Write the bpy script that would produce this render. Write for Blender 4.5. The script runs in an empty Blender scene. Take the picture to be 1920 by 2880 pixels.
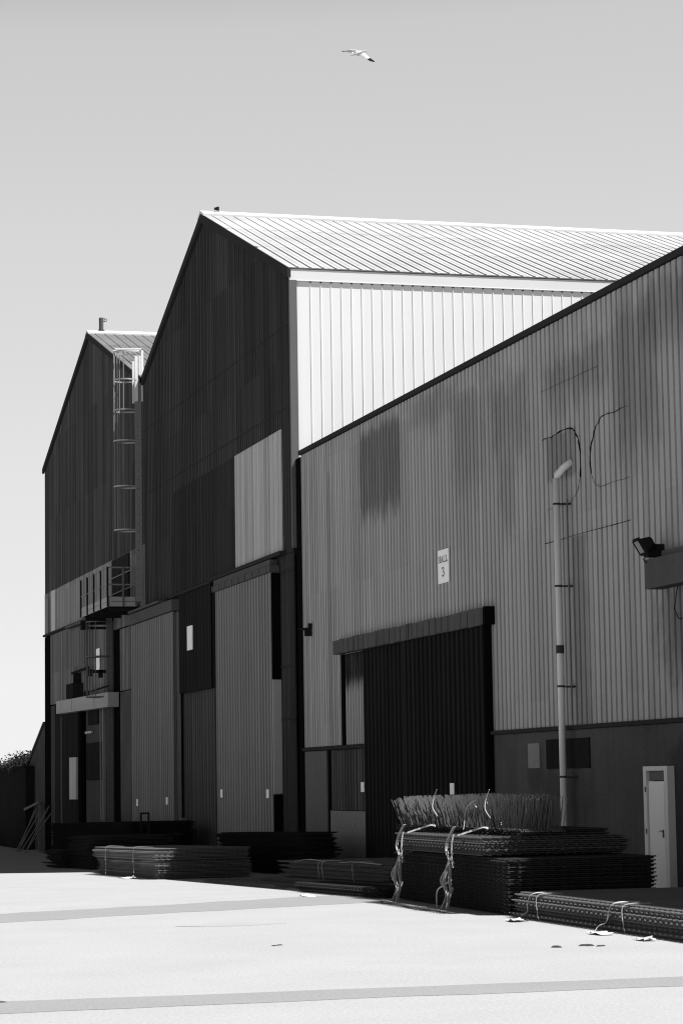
import bpy, math, random
from mathutils import Vector, Matrix
random.seed(7)
sc = bpy.context.scene
COL = sc.collection

# ------------------------------------------------------------------ camera
cam = bpy.data.cameras.new('camera')
cam.sensor_fit = 'VERTICAL'; cam.sensor_height = 36.0; cam.lens = 87.5
cam.clip_start = 0.1; cam.clip_end = 8000
cam_ob = bpy.data.objects.new('camera', cam); COL.objects.link(cam_ob)
yaw, pitch, roll = math.radians(15.25), math.radians(6.16), math.radians(-0.88)
fwd = Vector((math.sin(yaw)*math.cos(pitch), math.cos(yaw)*math.cos(pitch), math.sin(pitch)))
rt = Vector((math.cos(yaw), -math.sin(yaw), 0)); up = rt.cross(fwd)
rt2 = rt*math.cos(roll)+up*math.sin(roll); up2 = -rt*math.sin(roll)+up*math.cos(roll)
m = Matrix((rt2, up2, -fwd)).transposed().to_4x4(); m.translation = Vector((0, 0, 1.75))
cam_ob.matrix_world = m
sc.camera = cam_ob

# ------------------------------------------------------------------ light
SUN = Vector((0.46, -0.31, 1.0)).normalized()          # towards the sun
world = bpy.data.worlds.new('World'); sc.world = world; world.use_nodes = True
wn, wl = world.node_tree.nodes, world.node_tree.links
sky = wn.new('ShaderNodeTexSky'); sky.sky_type = 'NISHITA'; sky.sun_disc = False; sky.dust_density = 0.0
sky.sun_elevation = math.asin(SUN.z); sky.sun_rotation = math.atan2(SUN.x, SUN.y)
sep = wn.new('ShaderNodeSeparateColor')                 # black and white film behind a red filter
mul = wn.new('ShaderNodeMath'); mul.operation = 'MULTIPLY'; mul.inputs[1].default_value = 0.1
ramp = wn.new('ShaderNodeValToRGB')
stops = [(0.0, .02), (.10, .025), (.125, .05), (.15, .16), (.18, .285), (.235, .325), (.36, .37), (.70, .42)]
ramp.color_ramp.elements[0].position, ramp.color_ramp.elements[1].position = stops[0][0], stops[-1][0]
for p, v in stops[1:-1]: ramp.color_ramp.elements.new(p)
for e, (p, v) in zip(ramp.color_ramp.elements, stops): e.color = (v, v, v, 1)
gain = wn.new('ShaderNodeVectorMath'); gain.operation = 'SCALE'; gain.inputs['Scale'].default_value = 10.0
wl.new(sky.outputs[0], sep.inputs[0]); wl.new(sep.outputs[0], mul.inputs[0]); wl.new(mul.outputs[0], ramp.inputs[0])
wl.new(ramp.outputs[0], gain.inputs[0]); wl.new(gain.outputs[0], wn['Background'].inputs[0])
wn['Background'].inputs[1].default_value = 0.1
sun = bpy.data.lights.new('sun', 'SUN'); sun.energy = 4.2; sun.angle = math.radians(0.5); sun.color = (1, 1, 1)
sun_ob = bpy.data.objects.new('sun', sun); COL.objects.link(sun_ob)
sun_ob.rotation_euler = SUN.to_track_quat('Z', 'Y').to_euler()
sc.view_settings.view_transform = 'Standard'; sc.view_settings.look = 'None'
sc.view_settings.gamma = 1.0; sc.view_settings.use_curve_mapping = False
sc.view_settings.exposure = 1.07
sc.cycles.filter_width = 1.15

# ------------------------------------------------------------------ materials (black and white photograph: all greys)
def mat(name, g, rough=.6, streak=0., blotch=0., fine=0., stains=(), bump=0., metal=0., fscale=14., spec=0., rib=0., sheet=0., pitch=.235, gritty=0.):
    """streak: run-down dirt, blotch: broad wear, fine: grain; stains = [(ya,yb,za,zb,soft,factor)] dirt patches in metres"""
    M = bpy.data.materials.new(name); M.use_nodes = True
    n, l = M.node_tree.nodes, M.node_tree.links
    b = n['Principled BSDF']; b.inputs['Roughness'].default_value = rough; b.inputs['Metallic'].default_value = metal
    b.inputs['Specular IOR Level'].default_value = spec
    geo = n.new('ShaderNodeNewGeometry')
    val = n.new('ShaderNodeValue'); val.outputs[0].default_value = 1.0
    cur = val.outputs[0]
    def math_(op, a, c):
        q = n.new('ShaderNodeMath'); q.operation = op
        for i, s in enumerate((a, c)):
            if isinstance(s, (int, float)): q.inputs[i].default_value = s
            else: l.new(s, q.inputs[i])
        return q.outputs[0]
    def noise(scale, vec, detail=4, rgh=.6):
        mp = n.new('ShaderNodeMapping'); mp.inputs['Scale'].default_value = vec
        l.new(geo.outputs['Position'], mp.inputs[0])
        t = n.new('ShaderNodeTexNoise'); t.inputs['Scale'].default_value = scale
        t.inputs['Detail'].default_value = detail; t.inputs['Roughness'].default_value = rgh
        l.new(mp.outputs[0], t.inputs['Vector']); return t.outputs[0]
    def vary(sock, amt):
        nonlocal cur
        f = math_('MULTIPLY_ADD', sock, amt*2.4)
        f.node.inputs[2].default_value = 1-amt*1.2
        cur = math_('MULTIPLY', cur, f)
    if rib or sheet:
        sy_ = n.new('ShaderNodeSeparateXYZ'); l.new(geo.outputs['Position'], sy_.inputs[0])
        def cell(a, h):                                  # one random tone for each rib (h = 0) or each sheet
            wnz = n.new('ShaderNodeTexWhiteNoise'); wnz.noise_dimensions = '2D'; cx = n.new('ShaderNodeCombineXYZ')
            l.new(math_('FLOOR', math_('DIVIDE', sy_.outputs[1], a), 0), cx.inputs[0])
            if h: l.new(math_('FLOOR', math_('DIVIDE', sy_.outputs[2], h), 0), cx.inputs[1])
            l.new(cx.outputs[0], wnz.inputs['Vector']); return wnz.outputs[0]
        if rib: vary(cell(pitch, 0), rib*.42); vary(cell(pitch*.5, 0), rib*.42)
        if sheet: vary(cell(pitch*4, 3.1), sheet*.42)
    if gritty: vary(noise(38., (1, 1, .55), 3, .8), gritty)
    if streak: vary(noise(1.6, (3.2, 3.2, .09), 5, .7), streak)
    if blotch: vary(noise(.55, (1, 1, 1), 5, .6), blotch)
    fn = None
    if fine or bump: fn = noise(fscale, (1, 1, 1), 6, .75)
    if fine: vary(fn, fine)
    if stains:
        sx = n.new('ShaderNodeSeparateXYZ'); l.new(geo.outputs['Position'], sx.inputs[0])
        wob = noise(2.2, (1.6, 1.6, .5), 4, .7); wob2 = noise(1.7, (1.3, 1.3, .8), 4, .7)
        def ramp_(s, a, c):
            q = n.new('ShaderNodeMapRange'); q.interpolation_type = 'SMOOTHSTEP'
            l.new(s, q.inputs[0]); q.inputs[1].default_value = a; q.inputs[2].default_value = c
            return q.outputs[0]
        for (ya, yb, za, zb, sy, sz, fac) in stains:
            zz = math_('ADD', sx.outputs[2], math_('MULTIPLY', math_('SUBTRACT', wob, .5), sz*3.6))
            yy = math_('ADD', sx.outputs[1], math_('MULTIPLY', math_('SUBTRACT', wob2, .5), sy*3.2))
            k = math_('MULTIPLY', ramp_(yy, ya-sy, ya+sy), math_('SUBTRACT', 1, ramp_(yy, yb-sy, yb+sy)))
            k = math_('MULTIPLY', k, ramp_(zz, za-sz, za+sz))
            k = math_('MULTIPLY', k, math_('SUBTRACT', 1, ramp_(zz, zb-sz*.6, zb+sz*.6)))
            k = math_('MULTIPLY', k, math_('ADD', math_('MULTIPLY', wob, .5), .75))
            k = math_('MULTIPLY', k, 1-fac)
            cur = math_('MULTIPLY', cur, math_('SUBTRACT', 1, k))
    cur = math_('MULTIPLY', cur, g)
    cb = n.new('ShaderNodeCombineColor')
    for i in range(3): l.new(cur, cb.inputs[i])
    l.new(cb.outputs[0], b.inputs['Base Color'])
    if bump:
        bp = n.new('ShaderNodeBump'); bp.inputs['Strength'].default_value = bump; bp.inputs['Distance'].default_value = .02
        l.new(fn, bp.inputs['Height']); l.new(bp.outputs[0], b.inputs['Normal'])
    return M

M = {}
M['concrete'] = mat('pale_concrete', .315, .9, blotch=.09, fine=.22, bump=.2, fscale=22, gritty=.34)
M['strip'] = mat('patched_concrete', .228, .9, blotch=.07, fine=.2, bump=.15, fscale=22, gritty=.34)
M['smear'] = mat('faintly_stained_concrete', .298, .9, blotch=.1, fine=.12, gritty=.16, fscale=22)
M['tall'] = mat('dark_sheeting', .0517, .55, streak=.36, blotch=.12, fine=.16, rib=.34, sheet=.25, gritty=.25)
M['far'] = mat('weathered_dark_sheeting', .0650, .55, streak=.55, blotch=.14, fine=.12, rib=.48, sheet=.3, gritty=.25)
M['far_mid'] = mat('grey_weathered_sheeting', .1472, .6, streak=.36, blotch=.16, fine=.12, rib=.55, sheet=.3, gritty=.2)
M['band'] = mat('pale_grey_band_sheeting', .2400, .6, streak=.30, blotch=.12, fine=.1, rib=.35, sheet=.2, gritty=.15)
M['patch'] = mat('light_grey_sheeting', .4056, .5, streak=.16, blotch=.08, fine=.06, rib=.3, gritty=.12)
M['darkpatch'] = mat('renewed_dark_sheeting', .0371, .55, streak=.25, blotch=.12, fine=.12, rib=.34, sheet=.15, gritty=.25)
M['leaf'] = mat('grey_door_sheeting', .2100, .5, streak=.14, blotch=.10, fine=.08, rib=.10, pitch=.32, gritty=.2)
M['leaf2'] = mat('faded_door_sheeting', .1936, .5, streak=.16, blotch=.10, fine=.08, rib=.10, pitch=.3, gritty=.2)
M['darkpanel'] = mat('black_grey_sheeting', .026, .6, streak=.2, blotch=.12, fine=.12, rib=.25, gritty=.3)
M['inner'] = mat('dark_grey_sheeting', .0780, .6, streak=.45, blotch=.2, fine=.12, rib=.3, gritty=.25)  # even dark grey for the inner door and infill sheets
hs = [(50.25, 53.4, 7.55, 9.45, .06, .30, .48), (42.2, 44.2, 7.6, 9.1, .35, .5, .68), (42.9, 43.8, 6.2, 7.6, .2, .5, .74),
      (44.6, 46.6, 7.3, 9.2, .4, .5, .78), (38.2, 41.2, 8.2, 9.0, .3, .35, .70), (36.0, 38.0, 7.0, 9.3, .25, .6, .68), (46.4, 49.6, 9.0, 9.6, .4, .2, .8), (31.5, 36.6, 8.6, 9.5, .4, .4, .72),
      (39.75, 41.2, 6.9, 7.72, .04, .06, .66), (39.35, 40.05, 2.6, 5.86, .04, .06, .66), (56.0, 56.3, 2.6, 9.0, .03, .4, .80),
      (30.0, 36.2, 3.4, 4.7, .5, .5, .5), (47.5, 48.6, 8.7, 9.5, .3, .3, .85), (34.0, 35.6, 8.2, 9.4, .3, .4, .82)]
M['low'] = mat('grey_wall_sheeting', .3444, .5, streak=.10, blotch=.07, fine=.07, stains=hs, rib=.16, sheet=.10, pitch=.23, gritty=.14)
M['lowpanel'] = mat('sooty_grey_sheeting', .3000, .5, streak=.10, blotch=.06, fine=.06, stains=[(52, 56, 3.9, 5.2, .2, .22, .12)], gritty=.14)
M['dado'] = mat('dark_rendered_wall', .0811, .9, streak=.22, blotch=.4, fine=.3, bump=.2,
                gritty=.3, stains=[(41.8, 42.6, 1.5, 2.3, .1, .2, .75), (33, 36.0, 0, 2.2, .4, .4, .65), (39.2, 41.8, .9, 1.9, .2, .4, .78)])
M['far_lower'] = mat('dark_rough_wall', .06, .9, streak=.35, blotch=.25, fine=.15, gritty=.3)
M['dado2'] = mat('grey_rendered_wall', .1300, .9, streak=.1, blotch=.14, fine=.15, bump=.2, gritty=.3)
M['block'] = mat('old_blockwork', .2040, .9, blotch=.2, fine=.2, bump=.3, gritty=.3)
M['hdoor'] = mat('black_painted_sheeting', .020, .5, streak=.25, blotch=.2, fine=.15, rib=.14, pitch=.3, gritty=.3)
M['trim'] = mat('dark_painted_steel', .0360, .5, blotch=.15, fine=.1)
M['lintel'] = mat('sooty_steel_cover', .0880, .6, streak=.2, blotch=.2, fine=.12, gritty=.3)
M['black'] = mat('black_parts_and_shade', .006, .9)  # black posts and caps, also the painted shade of gaps and recesses
M['white_wall'] = mat('white_sheeting', .7520, .5, streak=.05, blotch=.03)
M['white_trim'] = mat('white_trim', .7, .5, blotch=.03)
M['grey_trim'] = mat('grey_corner_flashing', 0.13, .6, blotch=.14, fine=.1)
M['roof'] = mat('pale_roof_sheeting', .3431, .7, blotch=.26, fine=.24, fscale=5, gritty=.22)
M['roof_far'] = mat('weathered_roof_sheeting', .1392, .8, blotch=.22, fine=.25, fscale=5)
M['ridge'] = mat('pale_ridge_capping', .55, .6, blotch=.08)
M['steel'] = mat('galvanised_steel', .2100, .45, blotch=.12, fine=.1)
M['rail'] = mat('painted_sunlit_rail', .68, .5, blotch=.08)  # ladder steel made lighter, painting the sun on the top rails
M['hoop'] = mat('pale_hoop_steel', .36, .5, blotch=.1)
M['lsteel'] = mat('weathered_galvanised_steel', .13, .5, blotch=.2, fine=.15)
M['dsteel'] = mat('dark_steel', .02, .6, blotch=.2)
M['kick'] = mat('pale_toe_board', .3380, .6, blotch=.15, fine=.1)
M['sign'] = mat('white_sign_board', .9, .5, blotch=.06, fine=.05, fscale=9)
M['ink'] = mat('grey_lettering', .16, .6)
M['pipe'] = mat('white_painted_pipe', .6609, .4, spec=.2, streak=.15, blotch=.1)
M['pipeband'] = mat('dark_pipe_band', .05, .5)
M['wdoor'] = mat('off_white_door_paint', .7540, .5, blotch=.10, fine=.06)
M['wframe'] = mat('grey_white_frame_paint', .6300, .5, blotch=.10, fine=.06)
M['wshade'] = mat('painted_transom_shade', .1400, .6, blotch=.1)  # grey that paints the shade in the reveal above the leaf
M['glass'] = mat('lamp_glass', .34, .15, spec=.4)
M['rebar'] = mat('rusty_rebar', .02, .7, blotch=.3)
M['rebar2'] = mat('bare_rebar', .11, .5, blotch=.25)
M['rebar3'] = mat('dull_rebar', .032, .7, blotch=.25)
M['rebar4'] = mat('worn_rebar', .075, .6, blotch=.25)
M['wire'] = mat('upright_bar_steel', .1050, .5, blotch=.35)
M['strap'] = mat('dirty_plastic_strap', .4080, .6, blotch=.3, fine=.2, fscale=8)
M['plastic'] = mat('white_plastic_film', .62, .4, blotch=.15)
M['stone'] = mat('dark_debris', .05, .9)
M['leafy'] = mat('dark_foliage', .035, .8, fine=.3)
M['boundary'] = mat('dark_boundary_wall', .0154, .9, blotch=.3, fine=.3, fscale=5)
M['sealant'] = mat('black_sealant', .008, .7)
M['gull'] = mat('gull_feathers', .50, .8); M['gull_dark'] = mat('dark_wing_tip', .02, .8)

# ------------------------------------------------------------------ helpers
class MB:
    def __init__(s): s.v = []; s.f = []; s.mi = []
    def add(s, vs, fs, mi=0):
        o = len(s.v); s.v += [tuple(p) for p in vs]
        for f in fs: s.f.append([o+i for i in f]); s.mi.append(mi)
        return s
    def box(s, x0, x1, y0, y1, z0, z1, mi=0):
        vs = [(x, y, z) for x in (x0, x1) for y in (y0, y1) for z in (z0, z1)]
        return s.add(vs, [(0, 1, 3, 2), (4, 6, 7, 5), (0, 4, 5, 1), (2, 3, 7, 6), (0, 2, 6, 4), (1, 5, 7, 3)], mi)
    def prism_x(s, poly, x0, x1, mi=0):                 # poly of (y, z)
        k = len(poly); vs = [(x0, y, z) for y, z in poly]+[(x1, y, z) for y, z in poly]
        fs = [tuple(range(k)), tuple(range(2*k-1, k-1, -1))]+[(i, i+k, (i+1) % k+k, (i+1) % k) for i in range(k)]
        return s.add(vs, fs, mi)
    def prism(s, poly, d, mi=0):                        # poly of 3D points, swept by vector d
        k = len(poly); P = [Vector(p) for p in poly]; vs = P+[p+Vector(d) for p in P]
        fs = [tuple(range(k)), tuple(range(2*k-1, k-1, -1))]+[(i, i+k, (i+1) % k+k, (i+1) % k) for i in range(k)]
        return s.add(vs, fs, mi)
    def tube(s, pts, r, n=6, mi=0, closed=False, caps=True):
        P = [Vector(p) for p in pts]; k = len(P); rings = []
        rr = r if isinstance(r, (list, tuple)) else [r]*k
        for i in range(k):
            a = P[(i-1) % k] if (closed or i > 0) else P[i]; b = P[(i+1) % k] if (closed or i < k-1) else P[i]
            t = (b-a).normalized(); ref = Vector((0, 0, 1)) if abs(t.z) < .9 else Vector((1, 0, 0))
            u = t.cross(ref).normalized(); w = t.cross(u)
            rings.append([P[i]+(u*math.cos(2*math.pi*j/n+.4)+w*math.sin(2*math.pi*j/n+.4))*rr[i] for j in range(n)])
        vs = [p for q in rings for p in q]; fs = []
        for i in range(k if closed else k-1):
            for j in range(n):
                a, b = i*n, ((i+1) % k)*n
                fs.append((a+j, a+(j+1) % n, b+(j+1) % n, b+j))
        if caps and not closed: fs += [tuple(range(n-1, -1, -1)), tuple(range((k-1)*n, k*n))]
        return s.add(vs, fs, mi)
    def bar(s, p, q, w, h, side=None, mi=0):            # rectangular bar between two points
        p, q = Vector(p), Vector(q); t = (q-p).normalized()
        u = Vector(side) if side else t.cross(Vector((0, 0, 1)) if abs(t.z) < .9 else Vector((0, 1, 0)))
        u = u.normalized(); v = t.cross(u).normalized(); u, v = u*w/2, v*h/2
        vs = [c+a*u+b*v for c in (p, q) for a, b in ((-1, -1), (1, -1), (1, 1), (-1, 1))]
        return s.add(vs, [(3, 2, 1, 0), (4, 5, 6, 7), (0, 1, 5, 4), (1, 2, 6, 5), (2, 3, 7, 6), (3, 0, 4, 7)], mi)
    def ribbon(s, pts, width, wdir, th=.006, mi=0):     # a flat band with thickness along a path
        P = [Vector(p) for p in pts]; k = len(P); vs = []
        for i, p in enumerate(P):
            w = Vector(wdir[i] if isinstance(wdir, list) else wdir).normalized()
            t = (P[min(i+1, k-1)]-P[max(i-1, 0)]).normalized(); nrm = t.cross(w).normalized()
            ww = width[i] if isinstance(width, list) else width
            vs += [p-w*ww/2-nrm*th/2, p+w*ww/2-nrm*th/2, p+w*ww/2+nrm*th/2, p-w*ww/2+nrm*th/2]
        fs = [(3, 2, 1, 0), tuple(range(4*k-4, 4*k))]
        for i in range(k-1):
            for j in range(4): fs.append((4*i+j, 4*i+(j+1) % 4, 4*i+4+(j+1) % 4, 4*i+4+j))
        return s.add(vs, fs, mi)
    def corr(s, X, y0, y1, z0, ztop, pitch, depth, groove=.34, sl=.05, phase=0., jit=0.):
        """profiled sheet standing in the plane x = X facing -x; ztop: number or function of y"""
        zt = ztop if callable(ztop) else (lambda y: ztop)
        zb = z0 if callable(z0) else (lambda y: z0)
        ys = []; k0 = int(math.floor((y0-phase)/pitch))-1; k1 = int(math.ceil((y1-phase)/pitch))+1
        for k in range(k0, k1):
            b = phase+k*pitch; g = pitch*groove; e = pitch*sl; d = depth*(1+jit*random.uniform(-1, 1))
            ys += [(b, 0), (b+pitch-g, 0), (b+pitch-g+e, d), (b+pitch-e, d)]
        out = []; prev = None
        for y, o in ys:
            if y <= y0: prev = (y, o); continue
            if not out:
                f = (y0-prev[0])/(y-prev[0]) if prev else 0
                out.append((y0, prev[1]+(o-prev[1])*f if prev else o))
            if y >= y1:
                f = (y1-out[-1][0])/(y-out[-1][0]) if y > out[-1][0] else 0
                out.append((y1, out[-1][1]+(o-out[-1][1])*f)); break
            out.append((y, o))
        vs = []
        for y, o in out: vs += [(X+o, y, zb(y)), (X+o, y, zt(y))]
        return s.add(vs, [(2*i, 2*i+1, 2*i+3, 2*i+2) for i in range(len(out)-1)])
    def build(s, name, m_, parent=None, local=False, smooth=False):
        me = bpy.data.meshes.new(name)
        off = Vector((0, 0, 0))
        if parent is not None and not local:
            q = parent
            while q is not None: off += Vector(q.location); q = q.parent
        me.from_pydata([tuple(Vector(p)-off) for p in s.v], [], s.f)
        for k in (m_ if isinstance(m_, (list, tuple)) else [m_]): me.materials.append(k)
        for p, i in zip(me.polygons, s.mi): p.material_index = i; p.use_smooth = smooth
        me.update()
        o = bpy.data.objects.new(name, me); COL.objects.link(o)
        if parent is not None: o.parent = parent
        return o

def tag(o, label=None, cat=None, group=None, kind=None):
    for k, v in (('label', label), ('category', cat), ('group', group), ('kind', kind)):
        if v: o[k] = v
    return o
def thing(name, loc, label, cat, group=None, rot=(0, 0, 0)):
    o = bpy.data.objects.new(name, None); COL.objects.link(o); o.location = loc; o.rotation_euler = rot
    o.empty_display_size = .3
    return tag(o, label, cat, group)
def single(mb, name, m_, base, label, cat, group=None, kind=None, smooth=False):   # one-mesh thing with its origin at its base
    mb.v = [tuple(Vector(p)-Vector(base)) for p in mb.v]
    o = mb.build(name, m_, None, True, smooth); o.location = base
    return tag(o, label, cat, group, kind)

def gz(y):                                             # the yard is level near the camera, then falls gently away
    if y < 35: return 0.
    return -.016*(min(y, 92)-35)

# ------------------------------------------------------------------ ground
g = MB()
ys = [-40, 0, 10, 20, 30, 35, 40, 50, 60, 75, 92, 130, 300, 1000, 5000]
xs = [-3000, -300, -40, -10, 0, 5, 10, 15, 30, 60, 300, 3000]
vs = [(x, y, gz(y)) for y in ys for x in xs]; k = len(xs)
g.add(vs, [(j*k+i, j*k+i+1, (j+1)*k+i+1, (j+1)*k+i) for j in range(len(ys)-1) for i in range(k-1)])
o = g.build('ground', M['concrete']); tag(o, kind='structure')
def ground_strip(near, far, name):
    g = MB(); vs = []
    n_ = len(near)
    K = 8
    for (x, y), (x2, y2) in zip(near, far):
        for j in range(K+1):
            t = j/K; yy = y+(y2-y)*t; vs.append((x+(x2-x)*t, yy, gz(yy)+.004))
    g.add(vs, [(i*(K+1)+j, (i+1)*(K+1)+j, (i+1)*(K+1)+j+1, i*(K+1)+j+1) for i in range(n_-1) for j in range(K)])
    for j in (0, K):                                     # closed edges
        e_ = [vs[i*(K+1)+j] for i in range(n_)]; g.add(e_+[(p[0], p[1], p[2]-.02) for p in e_], [(i, i+1, n_+i+1, n_+i) for i in range(n_-1)])
    o = g.build(name, M['smear'] if name == 'ground_stain' else M['strip']); tag(o, kind='structure')
def wob(pts, a=.05, n=6):
    out = []
    for (x0, y0), (x1, y1) in zip(pts[:-1], pts[1:]):
        for i in range(n): t = i/n; out.append((x0+(x1-x0)*t, y0+(y1-y0)*t+random.uniform(-a, a)))
    return out+[pts[-1]]
ground_strip(wob([(-3, 19.6), (2.6, 19.55), (5.36, 19.65), (8.3, 19.6), (16, 19.6)], .04), wob([(-3, 20.6), (2.6, 20.6), (5.36, 20.55), (8.3, 20.5), (16, 20.4)], .04), 'concrete_strip')
ground_strip(wob([(-3, 28.6), (4.2, 32.4), (6.85, 33.6), (10.2, 35.0), (11.5, 35.4)], .10), wob([(-3, 30.2), (4.4, 34.6), (6.85, 36.0), (9.4, 38.0), (11.5, 38.8)], .14), 'concrete_strip')
ground_strip([(1.4, 20.5), (2.72, 20.5)], [(1.4, 21.5), (2.62, 21.4)], 'concrete_patch')

def smear(x0, x1, y, w_):
    n_ = 9; ground_strip([(x0+(x1-x0)*i/n_, y-w_*math.sin(math.pi*i/n_)*random.uniform(.6, 1)) for i in range(n_+1)], [(x0+(x1-x0)*i/n_, y+w_*math.sin(math.pi*i/n_)*random.uniform(.6, 1)+.02) for i in range(n_+1)], 'ground_stain')
smear(6.1, 7.5, 30.4, .45)

# ------------------------------------------------------------------ tall gabled hall
YR, YV, ZR, ZV, YC, ZE = 69.8, 79.33, 18.24, 14.95, 59.5, 14.56
def gable(y):
    return ZR-(ZR-ZV)*(y-YR)/(YV-YR) if y > YR else ZR-(ZR-ZE)*(YR-y)/(YR-YC)
hall = thing('warehouse_hall', (15, 69.4, gz(69)), 'tall dark gabled hall with a sunlit white side wall and pale ribbed roof', 'hall')
L_ = 62.
w = MB()
w.corr(15, YC+.02, YV, 7.42, gable, .235, .07, .46)
w.corr(15, YC+.02, 61.6, -1.2, 7.40, .235, .05, .42)
w.build('front_cladding', M['tall'], hall)
b = MB()
b.prism_x([(YC+.06, -1.3), (YV-.04, -1.3), (YV-.04, ZV-.1), (YR, ZR-.12), (YC+.06, ZE-.1)], 15.13, 15+L_)
b.build('wall_core', M['trim'], hall)
# seams of the sheets on the narrow wall strip and lap lines
s_ = MB()
for z in (4.62, 3.3, 7.0): s_.box(14.975, 15.02, YC+.05, 61.5, z-.02, z+.02)
for (a, c, z) in ((59.6, 79.2, 13.2), (59.6, 79.2, 11.1)): s_.box(14.992, 15.02, a, c, z-.012, z+.012)
s_.build('sheet_lap', M['trim'], hall)
p = MB(); p.corr(14.965, 60.55, 65.95, 7.52, 10.62, .265, .035, .3, jit=.5); p.box(14.99, 15.0, 60.57, 65.93, 7.54, 10.6); p.build('repair_sheeting', M['patch'], hall)
p = MB(); p.corr(14.96, 66.0, 74.55, 7.46, 10.6, .235, .035, .42); p.build('repair_sheeting', M['darkpatch'], hall)
p = MB(); p.box(14.82, 15.1, 60.3, 68.9, 7.40, 7.50); p.box(14.9, 15.1, 68.9, 74.7, 7.38, 7.46); p.build('drip_flashing', M['trim'], hall)
# side wall, facing the sun
sw = MB()
sw.box(15.0, 15+L_, YC-.0, YC+.05, 7.5, ZE-.3)
x = 15.5
while x < 15+L_:
    sw.box(x-.009, x+.009, YC-.012, YC, 7.5, ZE-.376); x += .268
x = 15.5
while x < 15+L_:
    sw.box(x-.024, x+.024, YC-.016, YC-.001, ZE-.375, ZE-.346, 1); x += .268
sw.build('side_wall', [M['white_wall'], M['dsteel']], hall)
cf = MB(); cf.box(14.95, 15.14, YC-.05, YC+.06, 7.5, ZE-.33); cf.build('corner_flashing', M['grey_trim'], hall)
fa = MB(); fa.box(14.96, 15+L_, YC-.035, YC+.02, ZE-.33, ZE-.05); fa.box(14.97, 15+L_, YC-.045, YC+.02, ZE-.345, ZE-.332)
fa.build('fascia', M['white_trim'], hall)
def roof_slope(parent, ya, za, yb, zb, x0, x1, m_, pitch, over):
    """sheet with raised ribs from the eave (ya,za) up to the ridge (yb,zb)"""
    r_ = MB(); d = Vector((0, yb-ya, zb-za)); Ln = d.length; d.normalize(); nv = Vector((0, -d.z, d.y)) if d.y > 0 else Vector((0, d.z, -d.y))
    A = Vector((0, ya, za))-d*over; B = Vector((0, yb, zb))
    def slab(xa, xb, lo, hi, t0=0., t1=1.):
        q = [A+(B-A)*t0+nv*lo, A+(B-A)*t1+nv*lo, A+(B-A)*t1+nv*hi, A+(B-A)*t0+nv*hi]
        r_.prism([(xa, p.y, p.z) for p in q], (xb-xa, 0, 0))
    slab(x0, x1, .0, .03)
    for t0, t1 in ((.355, .69), (.69, 1.)): slab(x0, x1, .0302, .036 if t0 < .5 else .042, t0, t1)
    x = x0+.24
    while x < x1-.1:
        slab(x-.022, x+.022, .0305, .058)
        slab(x+pitch*.5-.012, x+pitch*.5+.012, .0305, .036)
        x += pitch
    return r_.build('roof', m_, parent)
roof_slope(hall, YC, ZE-.02, YR, ZR-.02, 14.93, 15+L_, M['roof'], .33, .055)
roof_slope(hall, YV, ZV-.02, YR, ZR-.02, 14.93, 15+L_, M['roof'], .33, .0)
rc = MB()
for s in (-1, 1):
    sl = (ZR-ZE)/(YR-YC) if s < 0 else (ZR-ZV)/(YV-YR)
    rc.prism_x([(YR, ZR+.0), (YR, ZR+.11), (YR+s*.42, ZR+.085-.42*sl), (YR+s*.42, ZR+.014-.42*sl)], 14.9, 15+L_)
rc.build('ridge_capping', M['ridge'], hall)
v_ = MB()
v_.prism_x([(YR, ZR+.02), (YC-.05, ZE-.01), (YC-.05, ZE-.26), (YR, ZR-.24)], 14.90, 14.99)
v_.prism_x([(YR, ZR-.24), (YV, ZV-.25), (YV, ZV+.0), (YR, ZR+.02)], 14.90, 14.99)
v_.build('verge_trim', M['trim'], hall)
# door bay: tracks, leaves, panel above the opening
big = MB(); big.corr(14.76, 61.05, 67.62, -.5, 7.02, .32, .10, .45); big.box(14.87, 14.99, 61.05, 67.62, -.5, 7.02)
dr = big.build('sliding_door', M['leaf'], hall)
e = MB(); e.box(14.77, 14.99, 60.985, 61.045, 4.32, 7.0); e.build('edge_plate', M['black'], dr)  # leaf end coloured black for the shade it stands in
e = MB(); e.box(14.77, 14.99, 60.98, 61.045, 1.45, 4.30); e.build('edge_plate', M['patch'], dr)
e = MB(); e.box(14.77, 14.99, 60.985, 61.045, -.5, 1.43); e.build('edge_plate', M['black'], dr)  # shaded leaf end painted black again below the pale plate
tr = MB(); tr.box(14.72, 14.98, 61.0, 67.9, 7.03, 7.19); tr.prism_x([(61.2, 7.20), (67.9, 7.20), (67.9, 7.36), (61.2, 7.36)], 14.78, 14.98)
for i in range(9): tr.box(14.70, 14.72, 61.3+i*.8, 61.42+i*.8, 7.04, 7.18)
tr.build('door_track', M['lintel'], hall)
dp = MB(); dp.corr(14.94, 69.05, 74.6, 4.42, 7.37, .25, .04, .45); dp.box(14.99, 15.05, 69.05, 74.6, 4.42, 7.37); dp.build('overdoor_panel', M['darkpanel'], hall)
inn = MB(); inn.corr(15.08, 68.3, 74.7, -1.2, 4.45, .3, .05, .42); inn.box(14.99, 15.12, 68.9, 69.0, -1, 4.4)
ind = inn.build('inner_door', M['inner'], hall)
kp = MB(); kp.box(14.9, 15.07, 73.3, 74.5, -.9, .72); kp.build('kick_panel', M['leaf2'], hall)
rv = MB(); rv.box(14.78, 15.08, 74.62, 74.72, -1.0, 4.42); rv.build('door_reveal', M['black'], hall)
ll = MB(); ll.corr(14.76, 73.6, 80.55, -1.2, 6.90, .3, .10, .45); ll.box(14.87, 14.98, 73.6, 80.55, -1.2, 6.90)
ll.build('sliding_door', M['leaf2'], hall)
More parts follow.
